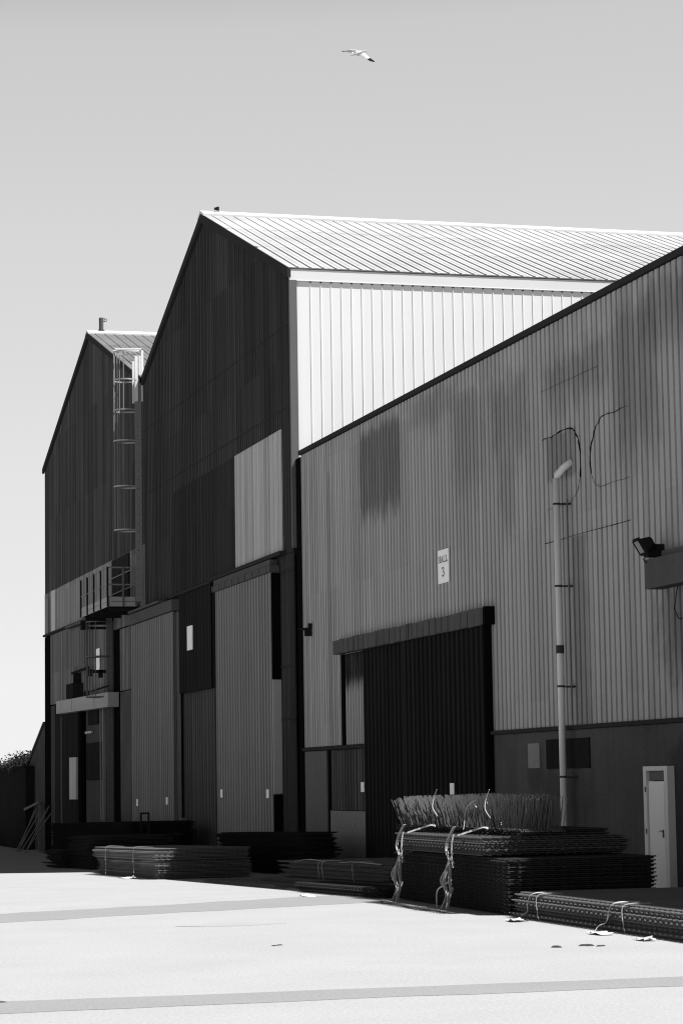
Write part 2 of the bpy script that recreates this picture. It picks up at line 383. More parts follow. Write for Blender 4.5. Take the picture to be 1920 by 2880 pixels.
tr = MB(); tr.prism_x([(73.5, 6.92), (80.6, 6.92), (80.6, 7.26), (73.5, 7.26)], 14.70, 14.98); tr.box(14.66, 14.98, 75.5, 80.6, 7.30, 7.37)
tr.build('door_track', M['lintel'], hall)
rf = MB()
rf.tube([(15.42, YR-.12, ZR+.06), (15.42, YR-.12, ZR+.16)], .014); rf.box(15.30, 15.36, YR-.16, YR-.08, ZR+.13, ZR+.19); rf.box(15.36, 15.43, YR-.18, YR-.06, ZR+.12, ZR+.21)
single(rf, 'ridge_fitting', M['dsteel'], (15.5, YR-.12, ZR+.06), 'small dark bracket fitting at the front end of the tall ridge', 'fitting')

# ------------------------------------------------------------------ far gabled hall
Y1, Y2, YF, ZF, ZE2 = YV, 101.3, 90.07, 18.36, 14.72
def gable2(y):
    return ZF-(ZF-ZE2)*(y-YF)/(Y2-YF) if y > YF else ZF-(ZF-ZV)*(YF-y)/(YF-Y1)
far = thing('warehouse_hall', (15, 90, gz(90)), 'far dark gabled hall with weathered grey roof behind a caged ladder', 'hall')
w = MB(); w.corr(15, Y1, Y2, 9.5, gable2, .235, .045, .4, jit=.5); w.build('front_cladding', M['far'], far)
w = MB(); w.corr(14.985, 85.3, 99.35, 7.85, 9.5, .26, .04, .35, jit=.5); w.corr(14.985, 100.6, Y2, 7.85, 9.5, .26, .04, .35); w.build('front_cladding', M['band'], far)
w = MB(); w.box(14.93, 15.02, 98.15, 99.3, 7.86, 9.48); w.build('light_panel', M['patch'], far)
w = MB(); w.corr(15, 99.4, 100.55, 7.85, 9.5, .235, .045, .4); w.build('front_cladding', M['far_mid'], far)
w = MB(); w.corr(15, 85.5, 99.9, 4.95, 7.75, .235, .045, .38, jit=.6); w.corr(15, 82.0, 84.0, 4.9, 7.0, .235, .045, .38, jit=.6); w.corr(15, 79.33, 85.3, 7.05, 9.5, .235, .045, .4, jit=.5)
w.build('front_cladding', M['far_mid'], far)
b = MB(); b.prism_x([(Y1+.04, -1.6), (Y2-.05, -1.6), (Y2-.05, ZE2-.1), (YF, ZF-.12), (Y1+.04, ZV-.1)], 15.13, 15+L_); b.build('wall_core', M['trim'], far)
d = MB(); d.box(14.95, 15.1, 82.05, 85.28, 7.7, 9.46); d.build('platform_door', M['darkpanel'], far)
d = MB(); d.box(14.9, 15.1, 86.0, Y2, 7.76, 7.84); d.build('drip_flashing', M['trim'], far)
d = MB(); d.prism_x([(86.2, 7.62), (94.5, 7.68), (94.5, 7.76), (86.2, 7.76)], 14.75, 15); d.build('gutter', M['lintel'], far)
d = MB(); d.box(14.98, 15.1, 99.95, Y2-.02, -1.6, 7.74); d.build('corner_post', M['black'], far)
d = MB(); d.box(15.04, 15.12, 84.0, 85.48, -1.6, 7.1); d.build('doorway_recess', M['black'], far)
d = MB(); d.box(15.0, 15.1, 79.4, 84.0, -1.6, 4.86); d.build('lower_wall', M['dado'], far)
d = MB(); d.box(15.02, 15.1, 86.6, 91.3, -1.6, 4.5); d.build('lower_wall', M['far_lower'], far)
d = MB(); d.box(15.02, 15.1, 98.9, 99.94, -1.6, 4.9); d.build('lower_wall', M['far_lower'], far)
d = MB(); d.corr(15.02, 91.7, 98.8, -1.6, 4.46, .3, .05, .4); ddoor = d.build('sliding_door', M['darkpanel'], far)
d = MB(); d.box(14.98, 15.05, 96.9, 97.15, -1.3, 4.4); d.build('door_stile', M['dado'], ddoor)
d = MB(); d.box(14.95, 15.02, 93.2, 94.85, 1.2, 2.78); d.build('white_board', M['patch'], ddoor)
d = MB(); d.box(14.85, 15.0, 91.4, 92.05, -1.4, 4.5); d.build('door_post', M['black'], far)
d = MB(); d.box(14.96, 15.03, 87.3, 90.9, 1.9, 3.25); d.box(14.96, 15.03, 88.4, 90.5, 3.9, 4.45); d.build('boarded_window', M['hdoor'], far)
d = MB(); d.box(14.93, 15.0, 89.6, 91.0, 3.60, 3.68); d.build('white_batten', M['patch'], far)
d = MB(); d.box(14.9, 15.0, 86.9, 87.05, -1.4, 4.4); d.box(14.92, 15.0, 87.6, 87.7, .5, 4.4); d.build('downpipe', M['leaf2'], far)
cn = MB(); cn.prism_x([(84.3, 4.38), (95.9, 4.48), (95.9, 4.96), (84.3, 4.88)], 14.62, 15.0)
for i in (1, 3, 4): cn.box(14.605, 14.618, 84.6+i*2.5, 84.66+i*2.5, 4.5, 4.90)
cn.bar((14.612, 84.4, 4.56), (14.612, 95.8, 4.66), .02, .03); cn.bar((14.612, 84.4, 4.44), (14.612, 95.8, 4.54), .015, .02)
cn.build('door_canopy', M['kick'], far)
roof_slope(far, Y1, ZV-.02, YF, ZF-.02, 14.93, 15+L_, M['roof_far'], .35, 0)
roof_slope(far, Y2, ZE2-.02, YF, ZF-.02, 14.93, 15+L_, M['roof_far'], .35, .1)
rc = MB()
for s in (-1, 1): rc.prism_x([(YF, ZF+.0), (YF, ZF+.11), (YF+s*.4, ZF+.085-.13), (YF+s*.4, ZF+.014-.13)], 14.9, 15+L_)
rc.build('ridge_capping', M['ridge'], far)
v_ = MB()
v_.prism_x([(YF, ZF+.02), (Y1, ZV), (Y1, ZV-.2), (YF, ZF-.2)], 14.90, 14.99)
v_.prism_x([(YF, ZF-.2), (Y2+.08, ZE2-.22), (Y2+.08, ZE2-.02), (YF, ZF+.02)], 14.90, 14.99)
v_.build('verge_trim', M['trim'], far)
vg = MB(); vg.box(14.9, 15.6, YV-.14, YV+.14, ZV-.16, ZV+.0); vg.build('valley_gutter', M['trim'], far)
ln = MB(); ln.prism_x([(Y2+.02, -1.6), (106.4, -1.6), (106.4, 2.45), (Y2+.02, 4.2)], 14.98, 22); lean = ln.build('lean_to', M['far_lower'], far)
ln = MB(); ln.prism_x([(Y2+.02, 4.22), (Y2+.02, 4.32), (106.6, 2.50), (106.6, 2.40)], 14.9, 22); ln.build('roof', M['lintel'], lean)
vp = MB(); vp.tube([(15.45, YF, ZF+.06), (15.45, YF, ZF+.58)], .085, 12); vp.tube([(15.45, YF, ZF+.05), (15.45, YF, ZF+.13)], .13, 12)
ring = [(15.61+.05*math.cos(a), YF, ZF+.50+.05*math.sin(a)) for a in [i*math.pi/6 for i in range(12)]]
vp.tube(ring, .014, 6, closed=True); vp.box(15.52, 15.60, YF-.02, YF+.02, ZF+.54, ZF+.565); vp.box(15.52, 15.60, YF-.02, YF+.02, ZF+.435, ZF+.46)
single(vp, 'vent_pipe', M['lintel'], (15.45, YF, ZF+.05), 'short dark vent pipe with a side ring on the far ridge', 'vent pipe')

# ------------------------------------------------------------------ low hall 3
low = thing('warehouse_hall', (15, 44, 0), 'long lower grey ribbed hall with sloping dark parapet line, nearest on the right', 'hall')
E0, E1, ZT, ZB = 16., 58.72, 9.70, 2.56
w = MB()
w.corr(15, E0, 44.67, ZB, ZT, .23, .085, .33); w.corr(15, 44.67, 55.2, 4.6, ZT, .23, .085, .33); w.corr(15, 55.2, E1, ZB, ZT, .23, .085, .33)
w.build('front_cladding', M['low'], low)
w = MB(); w.corr(15.0, 53.1, 54.95, ZB, 4.62, .23, .085, .33); w.build('front_cladding', M['lowpanel'], low)
b = MB(); b.box(15.12, 60, E0, E1-.02, -.6, ZT-.02); b.build('wall_core', M['trim'], low)
b = MB(); b.box(15.12, 60, E1-.018, E1, -.6, ZT); b.build('end_wall', M['black'], low)
b = MB(); b.box(14.94, 60, E0, E1+.06, ZT+.008, ZT+.115); b.build('parapet_capping', M['trim'], low)
b = MB(); b.box(14.93, 15.1, E0, 44.6, ZB, ZB+.07); b.box(14.93, 15.1, 53.1, E1, ZB-.09, ZB-.015); b.build('sill_flashing', M['trim'], low)
b = MB(); b.box(15.0, 15.12, E0, 44.6, -.5, ZB-.005); b.build('dado_wall', M['dado'], low)
b = MB(); b.box(15.0, 15.12, 56.7, E1, -.8, ZB-.1); b.build('dado_wall', M['dado2'], low)
b = MB(); b.box(15.03, 15.12, 56.42, 56.68, -.8, ZB-.1); b.box(14.97, 15.1, 54.96, 55.19, ZB-.08, 4.62); b.build('door_jamb', M['black'], low)
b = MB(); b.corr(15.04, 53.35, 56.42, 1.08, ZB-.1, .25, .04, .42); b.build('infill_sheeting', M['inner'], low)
b = MB()
zc = -.6; row = 0
while zc < 1.05:
    h = .215; y = 53.4-(.22 if row % 2 else 0)
    while y < 56.4:
        a, c = max(y, 53.4), min(y+.44, 56.4)
        if c-a > .05: b.box(15.0, 15.1, a+.006, c-.006, zc+.006, min(zc+h, 1.07)-.006)
        y += .44
    zc += h; row += 1
b.box(15.01, 15.1, 53.4, 56.4, -.6, 1.06)
b.build('block_infill', M['block'], low)
ld = MB(); ld.corr(14.90, 44.55, 49.95, -.3, 4.64, .30, .085, .5); ld.box(14.988, 14.995, 44.55, 49.95, -.3, 4.64); dr = ld.build('sliding_door', M['hdoor'], low)
e = MB(); e.box(14.85, 14.99, 44.42, 44.545, -.2, 4.64); e.build('edge_channel', M['black'], dr)
ld = MB(); ld.corr(14.94, 49.97, 53.2, -.6, 4.68, .30, .05, .5); ld.box(14.995, 15.05, 49.97, 53.2, -.6, 4.68); ld.build('sliding_door', M['hdoor'], low)
b = MB(); b.prism_x([(44.35, 4.63), (55.3, 4.63), (55.3, 4.94), (44.35, 4.94)], 14.82, 15.0)
for i in range(26): b.box(14.80+random.uniform(0, .012), 14.819, 44.5+i*.41, 44.85+i*.41+random.uniform(0, .03), 4.63+random.uniform(-.012, .02), 4.94+random.uniform(-.006, .02))
for y in (47.3, 49.2, 51.6, 53.4): b.box(14.785, 14.80, y, y+.03, 4.63, 4.95)
lt = b.build('door_track', M['lintel'], low)
b = MB(); b.box(14.80, 15.0, 44.22, 44.345, 4.62, 4.96); b.build('end_cap', M['black'], lt)
b = MB(); b.box(14.72, 15.0, 26.5, 36.1, 4.64, 5.10); b.box(14.80, 15.0, 26.5, 35.6, 5.101, 5.2); b.build('door_track', M['lintel'], low)
b = MB(); b.box(14.97, 15.02, 39.4, 41.5, 1.9, 2.41); b.build('boarded_window', M['hdoor'], low)
b = MB(); b.box(14.985, 15.02, 41.9, 42.5, 1.92, 2.36); b.build('boarded_window', M['block'], low)
# black sealant lines left on the sheets
def bead(pts, r, n=4):
    q = MB(); out = []
    for i in range(len(pts)-1):
        for j in range(5):
            t = j/5; a, c = pts[i], pts[i+1]
            out.append((14.992+random.uniform(-.003, .003), a[0]+(c[0]-a[0])*t, a[1]+(c[1]-a[1])*t+random.uniform(-.018, .018)))
    out.append((14.992, pts[-1][0], pts[-1][1]))
    rr = [r*random.uniform(.45, 1.5) for _ in out]
    q.tube(out, rr, n); return q
arc = lambda yc, zc, ry, rz, a0, a1, n=9: [(yc+ry*math.cos(math.radians(a0+(a1-a0)*i/(n-1))), zc+rz*math.sin(math.radians(a0+(a1-a0)*i/(n-1)))) for i in range(n)]
bead([(41.38, 7.70), (40.6, 7.72)], .0065).build('sealant_bead', M['sealant'], low)
bead([(40.6, 7.73), (39.95, 7.74)]+[(39.75, 7.66), (39.58, 7.5), (39.50, 7.25), (39.5, 7.0), (39.53, 6.82)], .0105).build('sealant_bead', M['sealant'], low)
bead([(37.28, 7.72), (38.1, 7.72)], .006).build('sealant_bead', M['sealant'], low)
bead([(38.1, 7.72), (38.5, 7.7), (38.78, 7.55), (38.98, 7.3), (39.05, 7.05), (39.0, 6.82)], .010).build('sealant_bead', M['sealant'], low)
bead([(39.0, 6.82), (38.85, 6.62), (38.6, 6.55), (37.3, 6.56)], .0035).build('sealant_bead', M['sealant'], low)
bead([(39.53, 6.82), (39.65, 6.62), (40.0, 6.45), (41.2, 6.44)], .0035).build('sealant_bead', M['sealant'], low)
bead([(37.3, 5.86), (41.35, 5.86)], .006).build('sealant_bead', M['sealant'], low)
bead([(38.6, 8.58), (41.4, 8.58)], .0035).build('sealant_bead', M['sealant'], low)
# slot between the two halls, filled solid black to paint its shade
sl = MB(); sl.box(15.05, 40, 58.75, 59.47, -1, 9.7); sl.build('gap_shade_fill', M['black'], low)

# ------------------------------------------------------------------ white door at the right
pd = thing('personnel_door', (14.95, 36.6, 0), 'narrow white door in a projecting pale frame on the dark lower wall', 'door')
f = MB(); f.box(14.88, 15.0, 36.68, 36.80, 0, 1.90); f.box(14.88, 15.0, 35.82, 35.95, 0, 1.90); f.box(14.88, 15.0, 35.951, 36.679, 1.83, 1.90)
f.build('frame', M['wframe'], pd)
f = MB(); f.box(14.94, 15.0, 35.96, 36.67, 1.68, 1.825); f.build('transom_shade', M['wshade'], pd)  # strip painted as the shade of the recessed transom gap
f = MB(); f.box(14.91, 14.99, 35.98, 36.66, .02, 1.665); lf = f.build('door_leaf', M['wdoor'], pd)
f = MB(); f.box(14.904, 14.91, 36.03, 36.56, .2, 1.60); f.build('leaf_panel', M['wdoor'], lf)
f = MB(); f.box(14.885, 14.904, 36.06, 36.09, .80, .92); f.tube([(14.885, 36.08, .90), (14.87, 36.16, .90)], .008); f.build('handle', M['lsteel'], lf)
for z in (.85, 1.5):
    f = MB(); f.box(14.87, 14.88, 36.69, 36.73, z, z+.08); f.build('hinge', M['lsteel'], pd)

# ------------------------------------------------------------------ signs
def glyph(q, ch, y, z, w_, h, x):
    """serif letters cut from dark sheet, written along -y, standing 4 mm proud"""
    def st(a, c, t=.028):
        q.bar((x, y-a[0]*w_, z+a[1]*h), (x, y-c[0]*w_, z+c[1]*h), .004, t, side=(1, 0, 0))
    def serif(u, v): st((u-.2, v), (u+.2, v), .016)
    if ch == 'H':
        st((.15, 0), (.15, 1)); st((.85, 0), (.85, 1)); st((.15, .5), (.85, .5), .014)
        for u in (.15, .85):
            serif(u, 0); serif(u, 1)
    if ch == 'A':
        st((.5, 1), (.1, 0), .016); st((.5, 1), (.9, 0)); st((.25, .35), (.75, .35), .014); serif(.1, 0); serif(.9, 0)
    if ch == 'L':
        st((.25, 0), (.25, 1)); serif(.25, 1); st((.05, 0), (.95, 0), .016); st((.93, 0), (.95, .25), .016)
    if ch == '3':
        pts = [(.05, .86), (.25, .98), (.6, .98), (.8, .82), (.72, .62), (.42, .53), (.75, .44), (.88, .24), (.7, .05), (.3, .0), (.05, .12)]
        for a, c in zip(pts[:-1], pts[1:]): st(a, c, .03)
sg = thing('hall_sign', (14.97, 47.25, 5.64), 'white upright sign reading HALL 3 on the grey ribbed wall above the black door', 'sign')
b = MB(); b.box(14.965, 14.99, 46.9, 47.6, 5.64, 6.31); b.build('board', M['sign'], sg)
q = MB()
for i, ch in enumerate('HALL'): glyph(q, ch, 47.55-i*.158, 6.06, .135, .12, 14.962)
q.build('lettering', M['ink'], sg)
q = MB(); glyph(q, '3', 47.33, 5.78, .16, .17, 14.962); q.build('numeral', M['ink'], sg)
b = MB(); b.box(14.90, 14.93, 71.5, 72.22, 5.64, 6.35); single(b, 'wall_sign', M['sign'], (14.92, 71.9, 5.64), 'white upright sign on the blackish panel between the two tall doors', 'sign')
b = MB(); b.box(14.94, 14.975, 87.85, 88.6, 5.82, 6.58); single(b, 'wall_sign', M['sign'], (14.95, 88.2, 5.82), 'white sign on the far hall seen through the lower ladder cage', 'sign')
def notice(x, y, z, lab):
    b = MB(); b.box(x-.012, x, y-.13, y+.13, z-.11, z+.11); b.box(x-.015, x-.012, y-.10, y+.10, z+.03, z+.06)
    single(b, 'notice', M['sign'], (x, y, z-.11), lab, 'notice', 'white notices on the hall doors')
notice(14.755, 79.6, 1.15, 'small white notice on the left leaf of the far sliding door pair, nearest the ladder')
notice(14.755, 74.7, 1.22, 'small white notice at the right edge of the left tall grey sliding leaf')
notice(14.755, 67.0, 1.45, 'small white notice at the left edge of the big pale grey sliding leaf')
notice(14.755, 61.6, 1.45, 'small white notice at the right edge of the big pale grey sliding leaf')
notice(15.03, 53.68, 1.60, 'small white notice on the dark infill left of the black door')
notice(14.89, 46.7, 1.56, 'white notice on the black door just above the upright bars')

# ------------------------------------------------------------------ wall fittings
pp = thing('downpipe', (14.8, 40.25, 0), 'pale round pipe bending out of the grey wall down to the ground', 'pipe')
b = MB()
b.tube([(15.02, 39.95, 7.16), (14.9, 40.08, 7.05), (14.81, 40.18, 6.93), (14.80, 40.2, 6.86)], .064, 16)
b.tube([(14.80, 40.2, 6.88), (14.80, 40.2, -.02)], .059, 16)
b.build('pipe', M['pipe'], pp, smooth=True)
for z in (6.42, 5.0, 3.28, 1.74):
    b = MB(); b.tube([(14.8, 40.2, z), (14.8, 40.2, z+.035)], .065, 16); b.box(14.82, 15.0, 40.02, 40.05, z-.01, z+.02); b.box(14.84, 15, 40.05, 40.2, z+.002, z+.022); b.build('bracket', M['pipeband'], pp)
b = MB(); b.tube([(14.8, 40.2, 3.86), (14.8, 40.2, 4.0)], .069, 16); b.build('collar', M['pipeband'], pp)
b = MB(); b.tube([(14.9, 39.96, 6.5), (14.9, 39.96, 2.7)], .014, 6); b.build('conduit', M['lsteel'], pp)
fl = thing('floodlight', (14.9, 36.1, 5.1), 'black floodlight angled out from the grey wall above the dark canopy', 'floodlight')
ax = Vector((-.86, .12, -.5)).normalized(); sd = Vector((.14, .99, .0)).normalized(); uu = sd.cross(ax).normalized()
if uu.z < 0: uu = -uu
ctr = Vector((14.50, 35.72, 5.27))
b = MB()
q = [ctr+sd*a*.17+uu*c*.12 for a, c in ((-1, -1), (1, -1), (1, 1), (-1, 1))]
qb = [ctr-ax*.20+sd*a*.08+uu*c*.06 for a, c in ((-1, -1), (1, -1), (1, 1), (-1, 1))]
b.add(q+qb, [(0, 1, 2, 3), (7, 6, 5, 4), (0, 4, 5, 1), (1, 5, 6, 2), (2, 6, 7, 3), (3, 7, 4, 0)])
for i in range(4): b.bar(q[i], q[(i+1) % 4], .03, .05)
b.build('housing', M['dsteel'], fl)
b = MB(); b.prism([ctr+sd*a*.145+uu*c*.10+ax*.004 for a, c in ((-1, -1), (1, -1), (1, 1), (-1, 1))], ax*.01); b.build('lamp_glass', M['glass'], fl)
b = MB(); b.box(14.72, 15.0, 35.95, 36.13, 5.14, 5.34); b.bar(ctr-ax*.18, (14.85, 36.0, 5.26), .06, .10); b.build('bracket', M['dsteel'], fl)
b = MB(); b.tube([(14.72+.05*math.cos(a), 36.0, 5.12+.07*math.sin(a)) for a in [math.pi*(1+i/8) for i in range(9)]], .010, 5); b.build('cable', M['dsteel'], fl)
cm = MB(); cm.box(14.84, 15.0, 57.86, 58.02, 5.22, 5.42); cm.tube([(14.84, 57.94, 5.38), (14.70, 57.97, 5.40)], .035, 8); cm.box(14.9, 15, 57.84, 57.88, 5.4, 5.52)
single(cm, 'security_camera', M['dsteel'], (14.95, 57.94, 5.22), 'small black camera box on the grey wall near the dark gap between halls', 'camera')
cb = MB(); cb.tube([(14.98, 35.42, 4.66), (14.93, 35.46, 4.3), (14.98, 35.5, 4.22), (14.95, 35.36, 4.14), (14.98, 35.30, 4.13)], .008, 5)
single(cb, 'hanging_cable', M['dsteel'], (14.98, 35.42, 4.1), 'thin black cable hanging below the dark canopy at the right edge', 'cable')

# ------------------------------------------------------------------ caged ladders and platform
def cage_ladder(yl, xw, z0, z1, hoops, name, label, pm, low_z):
    """ladder against the wall at y = yl with a safety cage reaching towards -x"""
    t = thing(name, (xw, yl, z0), label, 'ladder')
    for k, dy in enumerate((0, .46)):
        b = MB(); b.box(xw-.24 if k == 0 else xw-.10, xw-.03, yl+dy-.015, yl+dy+.015, z0, z1)
        b.build('stile', pm, t)
    b = MB(); z = z0+.2
    while z < z1-.1: b.tube([(xw-.14, yl-.022, z), (xw-.14, yl+.49, z)], .018, 6); z += .29
    b.build('rungs', M['dsteel'], t)
    R_ = .40; cx, cy = xw-.50, yl+.23
    for hz in hoops:
        pts = [(xw-.12, yl-.02)]+[(cx-R_*math.sin(math.radians(a)) , cy-R_*math.cos(math.radians(a))) for a in range(0, 181, 15)]+[(xw-.12, yl+.48)]
        b = MB(); b.ribbon([(x, y, hz) for x, y in pts], .045, (0, 0, 1), .012); b.build('hoop', M['hoop'] if pm is M['steel'] else pm, t)
    for a in (20, 55, 90, 125, 160):
        x, y = cx-R_*.97*math.sin(math.radians(a)), cy-R_*.97*math.cos(math.radians(a))
        b = MB(); b.bar((x, y, low_z), (x, y, hoops[0]), .03, .012); b.build('cage_bar', pm, t)
    return t
lad = cage_ladder(79.55, 14.98, 7.65, 14.95, [15.85, 14.92, 13.92, 12.9, 11.4, 9.97], 'caged_ladder', 'upper caged ladder rising from the platform to the roof valley, its top sunlit', M['steel'], 9.97)
for dx, z1 in ((.24, 15.7), (.02, 15.9)):
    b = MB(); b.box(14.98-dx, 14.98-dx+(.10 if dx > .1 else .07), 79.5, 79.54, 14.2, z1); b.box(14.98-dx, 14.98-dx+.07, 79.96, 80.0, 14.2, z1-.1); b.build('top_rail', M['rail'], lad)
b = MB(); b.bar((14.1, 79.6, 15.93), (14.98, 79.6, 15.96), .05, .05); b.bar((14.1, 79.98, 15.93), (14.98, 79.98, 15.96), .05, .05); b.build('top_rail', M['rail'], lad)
lad2 = cage_ladder(85.25, 14.98, -.75, 7.5, [7.35, 6.15, 4.75], 'caged_ladder', 'lower dark caged ladder from the ground up to the platform', M['lsteel'], 4.75)
pl = thing('access_platform', (14.5, 82.8, 7.5), 'steel platform with handrails and pale toe boards between two caged ladders', 'platform')
px0, px1, py0, py1, pz = 13.95, 14.98, 80.25, 85.65, 7.52
b = MB(); b.box(px0+.03, px1, py0+.03, py1-.03, pz, pz+.06)
for i in range(4): b.box(px0+.1, px1+.1, py0+.3+i*1.6, py0+.4+i*1.6, pz-.14, pz)
b.build('deck', M['dsteel'], pl)
b = MB()
for zz in (0, 1):
    b.box(px0, px0+.02, py0, py1, pz+.005+.165*zz, pz+.155+.165*zz); b.box(px0+.02, px1-.05, py0-.0, py0+.02, pz+.005+.165*zz, pz+.155+.165*zz)
b.build('toe_board', M['kick'], pl)
b = MB()
for zr in (1.28, .72):
    b.tube([(px0, py1, pz+zr), (px0, py0, pz+zr), (px1-.05, py0, pz+zr)], .026, 6); b.tube([(px1-.12, py1, pz+zr), (px1-.12, py0+.6, pz+zr)], .022, 6)
b.build('handrail', M['steel'], pl)
for (x, y) in [(px0-.01, py0+i*1.35) for i in range(5)]+[(px0+.5, py0-.01), (px1-.1, py0-.01)]:
    b = MB(); b.box(x-.035, x+.02, y-.03, y+.03, pz+.0, pz+1.30); b.build('post', M['lsteel'] if x > px0+.3 else M['dsteel'], pl)
b = MB(); b.tube([(px0, 85.75, pz-.18), (px1, 85.75, pz-.18)], .07, 8); b.tube([(px0, 85.75, pz-.36), (px1, 85.75, pz-.36)], .05, 8)
b.box(px0, px0+.15, 85.6, 85.9, pz-.42, pz-.1); b.build('support_beam', M['dsteel'], pl)
ac = thing('extractor_unit', (14.8, 92.5, 4.97), 'dark boxy unit with an arm above the canopy on the far hall', 'wall unit')
b = MB(); b.box(14.6, 14.99, 91.7, 93.3, 4.97, 5.5); b.build('box', M['hdoor'], ac)
b = MB(); b.box(14.72, 14.98, 92.2, 92.4, 5.5, 5.9); b.bar((14.8, 93.2, 5.92), (14.8, 89.3, 5.96), .05, .08); b.build('arm', M['dsteel'], ac)
b = MB(); b.bar((14.66, 89.6, 5.02), (14.66, 84.3, 5.10), .04, .05); b.box(14.6, 14.7, 88.6, 89.2, 4.93, 5.1)
single(b, 'conduit_rail', M['dsteel'], (14.66, 89, 4.96), 'dark horizontal rail lying on top of the far door canopy', 'rail')
b = MB(); b.box(14.3, 14.9, 86.0, 86.3, 5.62, 5.72); b.box(14.25, 14.4, 86.0, 86.2, 5.5, 5.75); b.box(14.62, 14.75, 86, 86.2, 5.45, 5.72)
single(b, 'wall_lamp', M['dsteel'], (14.8, 86.1, 5.45), 'dark lamp cluster on the wall behind the lower ladder cage', 'lamp')

# ------------------------------------------------------------------ reinforcing mesh
def sheet_mesh(name, ly, wx, pl_, pt, r, over, m_):
    b = MB()
    n = int(round((wx-2*over)/pl_)); p_ = (wx-2*over)/n
    for i in range(n+1):
        x = over+i*p_; b.tube([(x, 0, 0), (x, ly, 0)], r, 4)
    n = int(round((ly-2*over)/pt)); p_ = (ly-2*over)/n
    for i in range(n+1):
        y = over+i*p_; b.tube([(0, y, 2*r*.8), (wx, y, 2*r*.8)], r, 4)
    me = bpy.data.meshes.new(name); me.from_pydata(b.v, [], b.f); me.materials.append(m_); me.update(); return me
SH = {}
def bundle(x0, y0, ly, wx, n, dz, label, z0=None, m_='rebar', pl_=.15, pt=.2, jx=.02, jy=.03, rz=0., over=.06, r=.0095, cat='mesh bundle', group='bundles of steel reinforcing mesh', ragged=0., name='mesh_bundle'):
    zb = gz(y0+ly/2) if z0 is None else z0
    rx = -math.atan(.016) if y0 > 35 else 0.
    t = thing(name, (x0, y0, (gz(y0) if z0 is None else z0)+.01), label, cat, group, rot=(rx, 0, rz))
    key = (ly, wx, pl_, pt, over, r, m_)
    if key not in SH: SH[key] = sheet_mesh('mesh_sheet', ly, wx, pl_, pt, r, over, M[m_])
    for i in range(n):
        o = bpy.data.objects.new('mesh_sheet', SH[key]); COL.objects.link(o); o.parent = t
        fl = i % 2
        jx_, jy_ = random.gauss(0, jx), random.gauss(0, jy)
        if ragged and i > n*.3: jy_ += random.uniform(-ragged, ragged)
        o.location = (jx_+(pl_*.0 if fl else .02), jy_+(.04 if fl else 0), r+i*dz)
        o.rotation_euler = (0, 0, random.gauss(0, .0015))
    return t
def strap(t, pts, width, wdir=(0, 1, 0), m_='strap', th=.006):
    """a plastic band on bundle t; points are local to the bundle"""
    P = [Vector(p) for p in pts]; W = width if isinstance(width, list) else [width]*len(P); Q, V = [], []
    for i in range(len(P)-1):                            # rounded through its points
        p0, p1, p2, p3 = P[max(i-1, 0)], P[i], P[i+1], P[min(i+2, len(P)-1)]
        for j in range(4):
            u = j/4; Q.append(.5*(2*p1+(p2-p0)*u+(2*p0-5*p1+4*p2-p3)*u*u+(3*p1-p0-3*p2+p3)*u**3)); V.append((W[i]+(W[i+1]-W[i])*u)*.85)
    Q.append(P[-1]); V.append(W[-1]*.85)
    b = MB(); b.ribbon(Q, V, wdir, th); return b.build('strap', M[m_], t, local=True)
def edge_strap(t, y, top, x0=-.03, w=.05, foot=-.12, lean=.0, m_='strap', back=.35):
    pts = [(back, y+.1, top+.012), (.08, y+.02, top+.02), (x0, y, top-.01), (x0-.015, y-lean*.3, top*.62), (x0+.0, y-lean*.7, top*.3), (x0+foot*.5, y-lean, .05), (x0+foot, y-lean-.05, .005)]
    return strap(t, pts, [w*random.uniform(.7, 1.2) for _ in pts], (.5, .8, .1), m_)
G = 'bundles of steel reinforcing mesh'
# front right: long low bundle
D = bundle(10.42, 23.2, 7.0, 2.4, 13, .023, 'long low mesh bundle at the lower right with two dirty straps', pl_=.10, pt=.15, m_='rebar2', jx=.03)
edge_strap(D, 6.3, .30, w=.09, lean=-.15, foot=-.1); edge_strap(D, 3.55, .30, w=.10, lean=-.25, foot=-.12); edge_strap(D, 3.2, .30, w=.03, foot=.0); edge_strap(D, 6.05, .30, w=.03, foot=.0)
# big pile: lower and upper bundle and the upright bars
Cl = bundle(10.40, 30.55, 4.9, 2.1, 27, .026, 'tall black lower mesh bundle of the big pile, bound with tattered straps', pl_=.15, pt=.2, jx=.004, jy=.012, m_='rebar3')
Cu = bundle(10.28, 31.05, 3.85, 2.05, 9, .0265, 'upper mesh bundle strapped on top of the big pile', z0=.735, m_='rebar4', pl_=.125, pt=.15, jx=.03)
for (y, sd_) in ((3.95, 1), (1.6, -1)):
    strap(Cl, [(-0.13, y, 1.10), (-0.2, y+.03, .96), (-0.22, y+.10, .80), (-0.2, y+.02, .66)], .09, (.7, .7, 0))
    strap(Cl, [(-0.18, y-.12, 1.0), (-0.21, y-.13, .9), (-0.21, y-.11, .72), (-0.2, y-.13, .56)], [.04, .06, .08, .09], (.6, .8, 0))
    strap(Cl, [(-0.2, y+.02, .68), (-0.25, y+.04, .5), (-0.27, y+.06, .34), (-0.25, y+.02, .2), (-0.31, y+.06, .02)], [.05, .07, .09, .07, .06], (.8, .5, .1))
    strap(Cl, [(-0.2, y, .62), (-0.27, y+.15, .42), (-0.25, y+.17, .30)], [.05, .09, .05], (.8, .5, .2))
    strap(Cl, [(-0.21, y-.03, .6), (-0.24, y-.09, .4), (-0.23, y-.1, .25)], [.05, .09, .05], (.8, .6, -.2))
    strap(Cl, [(-0.21, y-.1, .30), (-0.27, y-.12, .15), (-0.29, y-.1, .01)], .08, (.8, .6, -.2))
